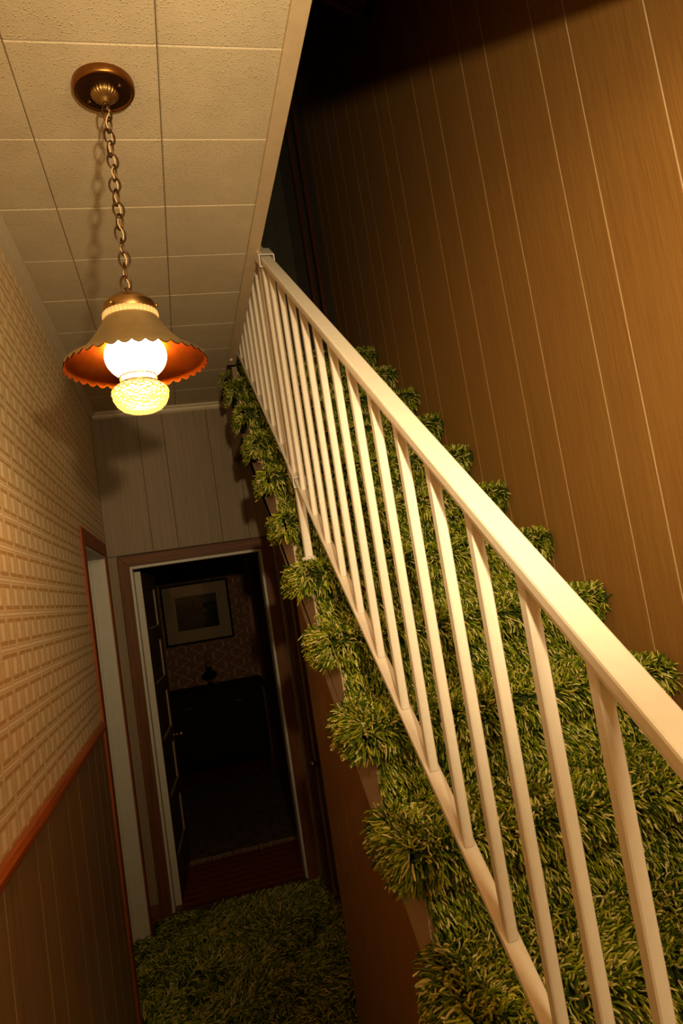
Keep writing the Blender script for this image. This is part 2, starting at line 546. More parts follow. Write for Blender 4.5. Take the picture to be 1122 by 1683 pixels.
# far hall wall
OX0, OX1, OZ = -0.375, 0.385, 1.935
XC = 0.47                       # right corner of the recess beyond the under-stair wall
wf = boxes('wall_back', [(XL, OX0, YF + 0.008, YF + 0.11, 0, ZC), (OX1, XR, YF + 0.008, YF + 0.11, 0, ZC), (OX0, OX1, YF + 0.008, YF + 0.11, OZ, ZC)], 'groove_dark')
struct(wf, 'grey brown panelled end wall of the hall above doorway', 'wall')
fc = [XL, -0.232, -0.088, 0.172, 0.33, XC + 0.03]
for c0, c1 in zip(fc[:-1], fc[1:]):
    box('plank', (c0 + 0.001, c1 - 0.001, YF, YF + 0.008, 2.005, ZC), 'panel_grey', wf, 0.001)
box('plank', (XL, OX0 - 0.06, YF, YF + 0.008, 0.0, 2.002), 'panel_grey', wf, 0.001)
box('plank', (OX1 + 0.06, XC + 0.03, YF, YF + 0.008, 0.0, 2.002), 'panel_grey', wf, 0.001)

# wall under the stairs
YE = 1.30                       # where the under-stair wall ends
XU = 0.325
uc = [-1.15, -0.95, -0.68, -0.52, -0.27, -0.10, 0.12, 0.30, 0.51, 0.68, 0.925, 1.12, YE]
def soff(y):                    # underside of the stringer
    return SL * y + 0.735
uw = prism('wall_understair', [(uc[0], 0), (YE, 0), (YE, soff(YE) + 0.06), (-0.80, soff(-0.80) + 0.06)], 'x', XU + 0.002, XU + 0.05, 'groove_gold')
struct(uw, 'brown panelled wall closing the space under the stairs', 'wall')
for c0, c1 in zip(uc[:-1], uc[1:]):
    a, b = c0 + 0.0012, c1 - 0.0012
    za, zb = max(0.02, soff(a) + 0.05), max(0.02, soff(b) + 0.05)
    prism('plank', [(a, 0), (b, 0), (b, zb), (a, za)], 'x', XU, XU + 0.007, 'panel_brown', uw)
box('plank', (XU, XC + 0.05, YE, YE + 0.01, 0, soff(YE) + 0.05), 'panel_dark', uw)
# recess side wall with low closet door
def top_r(y): return soff(y) + 0.015
bmr = bmesh.new()
for a_, b_, z_ in ((YE + 0.01, 1.62, 0.0), (2.52, YF, 0.0), (1.62, 2.52, 1.72)):
    vs = [bmr.verts.new((x, y, z)) for x in (XC, XC + 0.09) for y, z in ((a_, z_), (b_, z_), (b_, top_r(b_)), (a_, top_r(a_)))]
    for f in ((0, 1, 2, 3), (7, 6, 5, 4), (0, 4, 5, 1), (1, 5, 6, 2), (2, 6, 7, 3), (3, 7, 4, 0)):
        bmr.faces.new([vs[q] for q in f])
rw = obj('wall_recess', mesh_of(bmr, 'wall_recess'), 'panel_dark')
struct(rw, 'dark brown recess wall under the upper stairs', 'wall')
prism('ceiling_recess', [(YE, soff(YE)), (YF, soff(YF)), (YF, soff(YF) + 0.03), (YE, soff(YE) + 0.03)], 'x', XE + 0.004, XC + 0.08, 'panel_dark')
struct(bpy.data.objects['ceiling_recess'], 'sloping underside of the stairs above the recess', 'ceiling')
cd = empty('door_3', (XC + 0.03, 1.64, 0.0))
struct(cd, 'dark closet door with green lower panel under the stairs', 'door')
box('slab', (XC + 0.02, XC + 0.055, 1.64, 2.50, 0.04, 1.70), 'dark_red', cd, 0.002)
box('lower_panel', (XC + 0.010, XC + 0.024, 1.72, 2.42, 0.12, 0.70), 'panel_green', cd, 0.004)  # lower panel in even dark green
box('upper_panel', (XC + 0.012, XC + 0.024, 1.72, 2.42, 0.85, 1.60), 'dark_red', cd, 0.004)
kb = lathe('knob', [(0.006, 0), (0.008, 0.02), (0.02, 0.028), (0.024, 0.04), (0.018, 0.052), (0.004, 0.056)], (0, 0, 0), 'aged_brass', cd, 20)
kb.matrix_parent_inverse = Matrix.Translation(cd.location).inverted() @ (Matrix.Translation((XC + 0.018, 2.37, 0.735)) @ Matrix.Rotation(-PI / 2, 4, 'Y'))
cc = boxes('trim_6', [(XC - 0.012, XC + 0.004, 1.56, 1.635, 0, 1.775), (XC - 0.012, XC + 0.004, 2.505, 2.58, 0, 1.775), (XC - 0.012, XC + 0.004, 1.635, 2.505, 1.705, 1.775)], 'dark_red', None, 0.002)
struct(cc, 'dark red casing around closet door under the stairs', 'trim')

# ---------------------------------------------------------------- hall ceiling: tiles on a slab
cs = boxes('ceiling', [(XL - 0.1, 0.305, YN, YF + 0.1, ZC + 0.014, 3.05), (0.305, XR, YN, -0.47, ZC, 3.05)], 'groove_dark')
struct(cs, 'hall ceiling of pinhole textured tan square tiles', 'ceiling')
T = 0.3048
tx = [XL - 0.002, -T, 0.0, 0.272]
for j in range(-9, 10):
    y0, y1 = j * T, min((j + 1) * T, YF)
    if y1 - y0 < 0.01: continue
    for a, b in zip(tx[:-1], tx[1:]):
        dz = random.uniform(-0.0004, 0.0004)
        bm = bmesh.new()
        e = 0.0008
        add_box(bm, a + e, b - e, y0 + e, y1 - e, ZC + dz, ZC + 0.014, 0.0028)
        obj('tile', mesh_of(bm, 'tile'), 'tile', cs)
t1 = boxes('trim_1', [(0.270, 0.312, -0.468, 2.06, ZC - 0.007, ZC + 0.20)], 'trim_cream', None, 0.0015)
struct(t1, 'cream edge board along the stair opening of the ceiling', 'trim')
box('corner_clip', (0.276, 0.290, 1.965, 1.985, ZC - 0.016, ZC - 0.006), 'cream_metal', t1, 0.002)
bh = prism('shadow_beam', [(0.314, -0.415), (XR - 0.001, -0.630), (XR - 0.001, -0.78), (0.314, -0.57)], 'z', 2.60, ZC - 0.001, 'panel_dark')  # added unseen beam, shaped to cast the slanting shadow on the right wall
struct(bh, 'brown angled beam added out of view to shade the upper right wall', 'trim')
# crown mouldings
def crown(name, pts, axis, a, b, label):
    o = prism(name, pts, axis, a, b, 'crown_white')
    return struct(o, label, 'trim')
crown('trim_2', [(XL, ZC), (XL + 0.034, ZC), (XL + 0.034, ZC - 0.006), (XL + 0.022, ZC - 0.014), (XL + 0.012, ZC - 0.028), (XL + 0.010, ZC - 0.038), (XL, ZC - 0.042)],
      'y', YN, YF - 0.001, 'cream cove moulding between left wall and ceiling')
crown('trim_3', [(YF, ZC), (YF - 0.030, ZC), (YF - 0.030, ZC - 0.008), (YF - 0.018, ZC - 0.016), (YF - 0.016, ZC - 0.026), (YF - 0.008, ZC - 0.034), (YF, ZC - 0.038)],
      'x', XL + 0.014, 0.30, 'cream crown moulding on top of the end wall')
cr = prism('trim_4', [(XL, ZR - 0.018), (XL + 0.014, ZR - 0.016), (XL + 0.020, ZR - 0.006), (XL + 0.020, ZR + 0.006), (XL + 0.012, ZR + 0.014), (XL, ZR + 0.016)], 'y', YN, 1.715, 'rail_orange')
struct(cr, 'orange brown chair rail between wallpaper and wainscot', 'trim')

# left doorway
CW = 0.075
dc = boxes('trim_5', [(XL - 0.002, XL + 0.011, DY0 - CW, DY0, 0, DZ + CW), (XL - 0.002, XL + 0.011, DY0, DY1, DZ, DZ + CW), (XL - 0.002, XL + 0.011, DY1, DY1 + CW, 0, DZ + CW)], 'trim_orange', None, 0.003)
struct(dc, 'orange brown casing around the left doorway', 'trim')
dj = boxes('door_1', [(XL - 0.30, XL + 0.004, DY1 - 0.014, DY1 + 0.001, 0, DZ), (XL - 0.30, XL + 0.004, DY0, DY0 + 0.014, 0, DZ), (XL - 0.30, XL + 0.004, DY0 + 0.014, DY1 - 0.014, DZ - 0.014, DZ)], 'white_paint', None, 0.001)
struct(dj, 'white painted door frame inside the left doorway', 'door')
boxes('door_stop', [(XL - 0.10, XL - 0.07, DY1 - 0.026, DY1 - 0.014, 0, DZ - 0.014), (XL - 0.10, XL - 0.07, DY0 + 0.014, DY0 + 0.026, 0, DZ - 0.014)], 'white_paint', dj, 0.001)
box('door_slab', (XL - 0.34, XL - 0.30, DY0, DY1, 0.01, DZ), 'white_paint', dj)

# far doorway casing + jambs
fcz = OZ + 0.062
cw = 0.062
t7 = empty('trim_7', (0, YF, 0)); struct(t7, 'dark oak casing around the far doorway', 'trim')
prism('side_casing', [(OX0 - cw, 0.0), (OX0, 0.0), (OX0, OZ), (OX0 - cw, fcz)], 'y', YF - 0.02, YF + 0.004, 'casing_oak', t7, 0.002)
prism('side_casing', [(OX1, 0.0), (OX1 + cw, 0.0), (OX1 + cw, fcz), (OX1, OZ)], 'y', YF - 0.02, YF + 0.004, 'casing_oak', t7, 0.002)
prism('head_casing', [(OX0, OZ), (OX1, OZ), (OX1 + cw, fcz), (OX0 - cw, fcz)], 'y', YF - 0.02, YF + 0.004, 'casing_oak_h', t7, 0.002)
dj2 = boxes('trim_8', [(OX0 - 0.004, OX0 + 0.014, YF - 0.004, YF + 0.11, 0, OZ), (OX1 - 0.014, OX1 + 0.004, YF - 0.004, YF + 0.11, 0, OZ), (OX0 + 0.014, OX1 - 0.014, YF - 0.004, YF + 0.11, OZ - 0.016, OZ + 0.002)], 'white_paint', None, 0.001)
struct(dj2, 'white painted jamb lining the far doorway', 'trim')
sill = box('trim_9', (OX0, OX1, YF - 0.02, YF + 0.03, 0.0, 0.028), 'dark_red', None, 0.004)
struct(sill, 'dark red wooden threshold at the far doorway', 'trim')
bb = boxes('baseboard_back', [(XL, OX0 - cw, YF - 0.012, YF, 0, 0.09)], 'casing_oak_h', None, 0.002)
struct(bb, 'short oak baseboard left of the far doorway', 'baseboard')

# open panel door in the far room
d2 = empty('door_2', (OX0 + 0.012, YF + 0.115, 0))
struct(d2, 'dark five panel door with white edge swung open into the far room', 'door')
DW, DH, DT = 0.70, 1.905, 0.036
parts2 = []
parts2.append(box('hinge_edge', (-0.001, DT + 0.001, -0.004, 0.004, 0.013, DH + 0.002), 'white_paint', None, 0.001))
parts2.append(box('stile', (0, DT, 0, 0.10, 0.015, DH), 'door_varnish', None, 0.002))
parts2.append(box('stile', (0, DT, DW - 0.10, DW, 0.015, DH), 'door_varnish', None, 0.002))
zz = [0.015, 0.23]
ph = (DH - 0.23 - 0.10 - 4 * 0.085) / 5
zc = 0.23
parts2.append(box('rail', (0, DT, 0.10, DW - 0.10, 0.015, 0.23), 'door_varnish', None, 0.002))
for i in range(5):
    parts2.append(box('door_panel', (0.012, DT - 0.012, 0.10, DW - 0.10, zc, zc + ph), 'door_varnish', None, 0.002))
    parts2.append(box('moulding', (DT - 0.012, DT - 0.003, DW - 0.112, DW - 0.100, zc, zc + ph), 'moulding_highlight', None, 0.002))
    parts2.append(box('moulding', (DT - 0.012, DT - 0.003, 0.10, DW - 0.112, zc, zc + 0.012), 'moulding_highlight', None, 0.002))
    zc += ph
    h = 0.085 if i < 4 else 0.10
    parts2.append(box('rail', (0, DT, 0.10, DW - 0.10, zc, zc + h), 'door_varnish', None, 0.002))
    zc += h
kn = lathe('door_knob', [(0.022, 0), (0.022, 0.004), (0.009, 0.006), (0.009, 0.03), (0.024, 0.038), (0.027, 0.05), (0.018, 0.062), (0.003, 0.064)], (0, 0, 0), 'aged_brass', None, 20)
kn.data.transform(Matrix.Translation((DT, DW - 0.055, 0.83)) @ Matrix.Rotation(PI / 2, 4, 'Y'))
parts2.append(kn)
for p in parts2:
    p.parent = d2
d2.rotation_euler = (0, 0, math.radians(-4.5))

# ---------------------------------------------------------------- far room
YB = 6.0
w1 = box('wall_farroom_back', (-1.6, 1.8, YB, YB + 0.1, 0, 2.75), 'ogee'); struct(w1, 'back wall of far room with dark looping patterned wallpaper', 'wall')
w2 = box('wall_farroom_left', (-1.7, -1.6, YF + 0.11, YB + 0.1, 0, 2.75), 'ogee'); struct(w2, 'left wall of the far room', 'wall')
w3 = box('wall_farroom_right', (1.8, 1.9, YF + 0.11, YB + 0.1, 0, 2.75), 'ogee'); struct(w3, 'right wall of the far room', 'wall')
w4 = box('ceiling_farroom', (-1.7, 1.9, YF + 0.11, YB + 0.1, 2.75, 2.84), 'dark_wall'); struct(w4, 'dark ceiling of the far room', 'ceiling')
w5 = boxes('wall_farroom_front', [(-1.7, XL, YF + 0.10, YF + 0.14, 0, 2.75), (XR, 1.9, YF + 0.1, YF + 0.14, 0, 2.75)], 'dark_wall'); struct(w5, 'front wall of the far room beside the hall', 'wall')
d5 = empty('door_5', (0.64, YB, 0)); struct(d5, 'dark door with brown casing on the far room wall', 'door')
box('casing', (0.545, 0.625, YB - 0.025, YB, 0, 2.07), 'casing_far', d5, 0.003)
box('casing', (1.36, 1.44, YB - 0.025, YB, 0, 2.07), 'casing_far', d5, 0.003)
box('head_casing', (0.625, 1.36, YB - 0.025, YB, 1.99, 2.07), 'casing_far', d5, 0.003)
box('slab', (0.625, 1.36, YB - 0.008, YB, 0.015, 1.99), 'dark_red', d5)
bbf = box('baseboard_farroom', (-1.6, 0.545, YB - 0.015, YB, 0.012, 0.13), 'dark_red'); struct(bbf, 'dark baseboard along far room wall', 'baseboard')

# framed picture
PX0, PX1, PZ0, PZ1 = -0.335, 0.360, 1.262, 1.885
fp = empty('framed_picture', ((PX0 + PX1) / 2, YB, PZ0))
tag(fp, 'black framed dusky landscape picture with wide tan mat on the far room wall', 'picture')
b = 0.022
prism('frame_side', [(PX0, PZ0), (PX0 + b, PZ0 + b), (PX0 + b, PZ1 - b), (PX0, PZ1)], 'y', YB - 0.03, YB - 0.001, 'black_wood', fp, 0.002)
prism('frame_side', [(PX1, PZ0), (PX1, PZ1), (PX1 - b, PZ1 - b), (PX1 - b, PZ0 + b)], 'y', YB - 0.03, YB - 0.001, 'black_wood', fp, 0.002)
prism('frame_side', [(PX0, PZ1), (PX0 + b, PZ1 - b), (PX1 - b, PZ1 - b), (PX1, PZ1)], 'y', YB - 0.03, YB - 0.001, 'black_wood', fp, 0.002)
prism('frame_side', [(PX0, PZ0), (PX1, PZ0), (PX1 - b, PZ0 + b), (PX0 + b, PZ0 + b)], 'y', YB - 0.03, YB - 0.001, 'black_wood', fp, 0.002)
mx0, mx1, mz0, mz1 = -0.195, 0.225, 1.405, 1.75
boxes('mat_board', [(PX0 + b, mx0, YB - 0.016, YB - 0.004, PZ0 + b, PZ1 - b), (mx1, PX1 - b, YB - 0.016, YB - 0.004, PZ0 + b, PZ1 - b),
                    (mx0, mx1, YB - 0.016, YB - 0.004, PZ0 + b, mz0), (mx0, mx1, YB - 0.016, YB - 0.004, mz1, PZ1 - b)], 'mat_board', fp)
box('print', (mx0, mx1, YB - 0.012, YB - 0.004, mz0, mz1), 'print', fp)
g = G('picture_glass', 0.02)
tp = g.node('ShaderNodeBsdfTransparent'); gl = g.node('ShaderNodeBsdfGlossy'); gl.inputs['Roughness'].default_value = 0.03
fz_ = g.node('ShaderNodeFresnel'); fz_.inputs['IOR'].default_value = 1.45
mx = g.node('ShaderNodeMixShader')
g.link(fz_.outputs[0], mx.inputs[0]); g.link(tp.outputs[0], mx.inputs[1]); g.link(gl.outputs[0], mx.inputs[2])
g.link(mx.outputs[0], g.nt.nodes['Material Output'].inputs['Surface'])
MAT['pglass'] = g.m
box('glass_pane', (PX0 + b - 0.004, PX1 - b + 0.004, YB - 0.021, YB - 0.019, PZ0 + b - 0.004, PZ1 - b + 0.004), 'pglass', fp)

fp.rotation_euler = (math.radians(2.4), 0, 0)        # hangs leaning a little forward

# sideboard
SX0, SX1, SY0, SY1, SZ = -0.44, 0.525, 5.45, 5.95, 0.835
sb = empty('sideboard', ((SX0 + SX1) / 2, (SY0 + SY1) / 2, 0.012))
tag(sb, 'black wooden sideboard with drawers against the far room wall', 'cabinet')
box('top', (SX0 - 0.03, SX1 + 0.03, SY0 - 0.03, SY1, SZ - 0.03, SZ), 'black_wood', sb, 0.006)
box('body', (SX0, SX1, SY0, SY1, 0.13, SZ - 0.03), 'black_wood', sb, 0.003)
for x0, x1, z0, z1 in ((SX0 + .03, 0.03, 0.62, 0.78), (0.055, SX1 - .03, 0.62, 0.78)):
    d = box('drawer', (x0, x1, SY0 - 0.014, SY0, z0, z1), 'black_wood', sb, 0.004)
    box('pull', ((x0 + x1) / 2 - 0.04, (x0 + x1) / 2 + 0.04, SY0 - 0.03, SY0 - 0.012, (z0 + z1) / 2 - 0.006, (z0 + z1) / 2 + 0.006), 'dark_bronze', d, 0.003)
for x0, x1 in ((SX0 + .03, 0.03), (0.055, SX1 - .03)):
    d = box('cabinet_door', (x0, x1, SY0 - 0.014, SY0, 0.17, 0.59), 'black_wood', sb, 0.006)
    box('knob', (x1 - 0.05 if x0 < 0 else x0 + 0.035, x1 - 0.035 if x0 < 0 else x0 + 0.05, SY0 - 0.032, SY0 - 0.012, 0.40, 0.415), 'dark_bronze', d, 0.003)
for x in (SX0 + 0.02, SX1 - 0.07):
    for y in (SY0 + 0.02, SY1 - 0.07):
        prism('leg', [(x, y), (x + 0.05, y), (x + 0.05, y + 0.05), (x, y + 0.05)], 'z', 0.012, 0.132, 'black_wood', sb, 0.004)

# oil lamp
lm = empty('oil_lamp', (0.05, 5.72, SZ))
tag(lm, 'small dark oil lamp with glass foot and loop handle on the sideboard', 'lamp')
c = (0.05, 5.72, SZ)
lathe('glass_foot', [(0.062, 0.0), (0.064, 0.006), (0.045, 0.016), (0.022, 0.030), (0.018, 0.055), (0.030, 0.075)], c, 'glass', lm, 28)
lathe('font', [(0.03, 0.075), (0.062, 0.085), (0.075, 0.105), (0.070, 0.128), (0.045, 0.145), (0.026, 0.152), (0.022, 0.168), (0.030, 0.172), (0.028, 0.186), (0.010, 0.192)], c, 'black_wood', lm, 32)
tube('loop_handle', [(0.05 + 0.024 * math.cos(a), 5.72, SZ + 0.208 + 0.024 * math.sin(a)) for a in np.linspace(-0.6, PI + 0.6, 16)], 0.004, 'black_wood', lm)
lathe('glass_chimney', [(0.020, 0.19), (0.028, 0.21), (0.022, 0.25), (0.016, 0.30), (0.017, 0.33)], c, 'glass', lm, 24)

# rug
rg = empty('oriental_rug', (0, 3.43, 0.012)); tag(rg, 'dark patterned rug with cream fringe on the far room floor', 'rug')
RX0, RX1, RY0, RY1 = -1.2, 1.35, 3.47, 5.38
box('pile_field', (RX0, RX1, RY0, RY1, 0.012, 0.024), 'rug', rg)
bm = bmesh.new()
x = RX0
while x < RX1:
    l = random.uniform(0.045, 0.075); dx = random.uniform(-0.012, 0.012)
    w = 0.006
    vs = [bm.verts.new(p) for p in ((x, RY0, 0.021), (x + w, RY0, 0.021), (x + w + dx, RY0 - l, 0.014), (x + dx, RY0 - l, 0.014),
                                    (x, RY0, 0.0125), (x + w, RY0, 0.0125))]
    bm.faces.new((vs[0], vs[1], vs[2], vs[3])); bm.faces.new((vs[0], vs[3], vs[4])); bm.faces.new((vs[1], vs[5], vs[2])); bm.faces.new((vs[4], vs[3], vs[2], vs[5]))
    x += 0.0085
fr = obj('fringe', mesh_of(bm, 'fringe'), 'fringe', rg); fr['kind'] = 'stuff'

# ---------------------------------------------------------------- upstairs
YU = 2.95
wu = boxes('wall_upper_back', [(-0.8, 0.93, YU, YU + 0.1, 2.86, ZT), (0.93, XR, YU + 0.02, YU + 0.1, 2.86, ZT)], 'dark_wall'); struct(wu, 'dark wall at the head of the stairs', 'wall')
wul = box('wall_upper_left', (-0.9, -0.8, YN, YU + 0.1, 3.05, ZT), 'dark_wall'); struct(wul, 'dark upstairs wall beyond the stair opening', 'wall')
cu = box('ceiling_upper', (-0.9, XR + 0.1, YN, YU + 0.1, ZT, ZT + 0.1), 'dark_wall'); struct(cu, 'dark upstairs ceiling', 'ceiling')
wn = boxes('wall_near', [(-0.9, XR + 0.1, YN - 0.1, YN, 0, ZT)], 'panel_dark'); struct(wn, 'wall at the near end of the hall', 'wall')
d4 = empty('door_4', (0.62, YU, 2.90)); struct(d4, 'dark glossy panelled door at the top of the stairs', 'door')
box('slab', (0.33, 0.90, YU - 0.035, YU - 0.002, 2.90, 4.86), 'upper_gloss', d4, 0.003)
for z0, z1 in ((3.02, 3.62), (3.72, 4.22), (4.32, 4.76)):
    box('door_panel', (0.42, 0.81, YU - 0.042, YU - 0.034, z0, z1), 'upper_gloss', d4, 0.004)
tu = boxes('trim_10', [(0.985, 1.012, YU - 0.03, YU + 0.02, 2.90, 4.95), (1.04, 1.07, YU - 0.05, YU + 0.02, 2.90, 4.95), (0.93, 1.07, YU - 0.03, YU + 0.02, 4.95, 5.02)], 'dark_red', None, 0.003)
struct(tu, 'dark red casing strips beside the upstairs door', 'trim')
# angled wooden bulkhead over the stairwell
bk = prism('trim_11', [(0.36, 0.2), (1.08, 0.2), (1.095, 1.44), (0.80, 1.315), (0.36, 1.12)], 'z', 4.25, 5.19, 'casing_oak', None)
struct(bk, 'angled brown wooden bulkhead over the stairwell', 'trim')
prism('edge_strip', [(1.095, 1.44), (0.80, 1.315), (0.36, 1.12), (0.36, 1.085), (0.80, 1.28), (1.085, 1.40)], 'z', 4.235, 4.252, 'dark_red', bk)
prism('edge_strip', [(1.095, 1.44), (1.08, 0.2), (1.04, 0.2), (1.055, 1.39)], 'z', 4.235, 4.252, 'black_wood', bk)

# ---------------------------------------------------------------- staircase
st = empty('staircase', (0.7, nose(K0)[0], 0))
tag(st, 'steep straight staircase covered in thick green shag carpet', 'staircase')
XT = 0.268                       # left end of the treads (overhang past the stringer)
NR = 0.030                       # nose radius
TH = 0.060
steps = []
for k in range(K0, K1 + 1):
    y, z = nose(k)
    back = y + RUN + 0.03 if k < K1 else YU
    bm = bmesh.new()
    prof = [(back, z - TH), (back, z)] + [(y + NR - (NR - 0.003) * math.sin(t), z - NR + (NR - 0.003) * math.cos(t)) for t in np.linspace(0, PI, 9)]
    lo = [bm.verts.new((XT + 0.01, *p)) for p in prof]; hi = [bm.verts.new((XR, *p)) for p in prof]
    bm.faces.new(lo); bm.faces.new(hi[::-1])
    for q in range(len(prof)):
        bm.faces.new((lo[q], lo[(q + 1) % len(prof)], hi[(q + 1) % len(prof)], hi[q]))       # rounded tread
    add_box(bm, XE + 0.012, XR, y + 0.064, back, max(0.0, z - RISE - 0.01), z - TH)     # riser block
    s_ = obj('step', mesh_of(bm, 'step'), 'carpet_back', st)
    steps.append(s_)
# cut stringer: sloping lower edge, stepped upper edge
pts = []
y_lo = (0.0 - 0.735) / SL
pts.append((nose(K0)[0] + 0.035, 0.0))
pts.append((max(y_lo, nose(K0)[0] + 0.04), 0.0))
pts.append((YF - 0.002, soff(YF)))
pts.append((YF - 0.002, nose(K1)[1] - 0.06))
for k in range(K1, K0 - 1, -1):
    y, z = nose(k)
    pts.append((y + 0.066, z - TH))
    if k > K0:
        pts.append((y + 0.066, nose(k - 1)[1] - TH))
prism('stringer', pts, 'x', XE, XE + 0.012, 'stringer', st)
box('landing_fascia', (XE - 0.006, XE + 0.02, 2.10, YF - 0.001, soff(2.16), ZC - 0.004), 'panel_grey', st)

# ---- shag pile
def vnoise(x, y, seed):
    r = np.random.default_rng(seed)
    out = np.zeros_like(x)
    for _ in range(6):
        a = r.uniform(0, 2 * PI); f = r.uniform(8, 30); p = r.uniform(0, 2 * PI)
        out += np.sin((x * np.cos(a) + y * np.sin(a)) * f + p)
    return out / 2.4
YARN = np.array([[0.225, 0.290, 0.009], [0.060, 0.110, 0.003], [0.390, 0.430, 0.015], [0.90, 0.78, 0.28], [0.66, 0.61, 0.070]])
YPROB = np.array([0.26, 0.20, 0.19, 0.18, 0.17])
def pile(name, base, d0, grav, length, radius, parent, segs=4, sides=4, floorz=None, kind='stuff', probs=YPROB):
    n = len(base)
    base = base.astype(np.float32)
    d0 = d0 / np.linalg.norm(d0, axis=1, keepdims=True)
    L = length[:, None]
    t = np.linspace(0, 1, segs + 1, dtype=np.float32)
    side = np.cross(d0, rng.normal(size=(n, 3))); side /= np.linalg.norm(side, axis=1, keepdims=True)
    up2 = np.cross(d0, side)
    curl = rng.uniform(-0.35, 0.35, (n, 1)); wob = rng.uniform(0.03, 0.09, (n, 1)); ph = rng.uniform(0, 6.28, (n, 1))
    P = []
    for tt in t:
        p = base + L * (tt * d0 + tt * tt * grav + tt * tt * curl * side + wob * np.sin(ph + tt * 5.5) * up2 * tt)
        if floorz is not None:
            lim = floorz(p)
            p[:, 2] = np.maximum(p[:, 2], lim + 0.002)
        P.append(p)
    P = np.stack(P, 1)                                # n, segs+1, 3
    tang = np.gradient(P, axis=1); tang /= np.linalg.norm(tang, axis=2, keepdims=True) + 1e-9
    s = np.cross(tang, up2[:, None, :] + 0.01); s /= np.linalg.norm(s, axis=2, keepdims=True) + 1e-9
    u = np.cross(s, tang)
    rad = radius[:, None] * np.interp(t, [0, 0.2, 0.85, 1.0], [0.85, 1.0, 1.0, 0.72])[None, :]
    ang = np.arange(sides) * 2 * PI / sides
    V = P[:, :, None, :] + rad[:, :, None, None] * (np.cos(ang)[None, None, :, None] * s[:, :, None, :] + np.sin(ang)[None, None, :, None] * u[:, :, None, :])
    nv = (segs + 1) * sides
    V = V.reshape(-1, 3)
    f = []
    for i in range(segs):
        for k in range(sides):
            f.append((i * sides + k, i * sides + (k + 1) % sides, (i + 1) * sides + (k + 1) % sides, (i + 1) * sides + k))
    if sides == 4:
        f.append(tuple(segs * sides + k for k in range(4)))
    f = np.array(f, dtype=np.int64)
    F = (f[None] + (np.arange(n) * nv)[:, None, None]).reshape(-1, 4)
    me = bpy.data.meshes.new(name)
    me.vertices.add(len(V)); me.vertices.foreach_set('co', V.astype(np.float32).ravel())
    me.loops.add(F.size); me.loops.foreach_set('vertex_index', F.astype(np.int32).ravel())
    me.polygons.add(len(F))
    me.polygons.foreach_set('loop_start', np.arange(0, F.size, 4, dtype=np.int32))
    me.polygons.foreach_set('loop_total', np.full(len(F), 4, dtype=np.int32))
    me.polygons.foreach_set('use_smooth', np.ones(len(F), dtype=bool))
    me.update(calc_edges=True)
    ca = me.attributes.new('yarn', 'FLOAT_COLOR', 'POINT')
    pick = rng.choice(len(YARN), n, p=probs)
    c = np.minimum(YARN[pick] * rng.uniform(0.75, 1.2, (n, 1)), 0.95)
    cc = np.concatenate([c, np.ones((n, 1))], 1)
    ca.data.foreach_set('color', np.repeat(cc, nv, axis=0).astype(np.float32).ravel())
    o = obj(name, me, 'yarn')
    if parent is not None:
        o.parent = parent
        o.matrix_parent_inverse = Matrix.Translation(st.location).inverted() if parent is st else Matrix.Identity(4)
    if kind: o['kind'] = kind
    return o

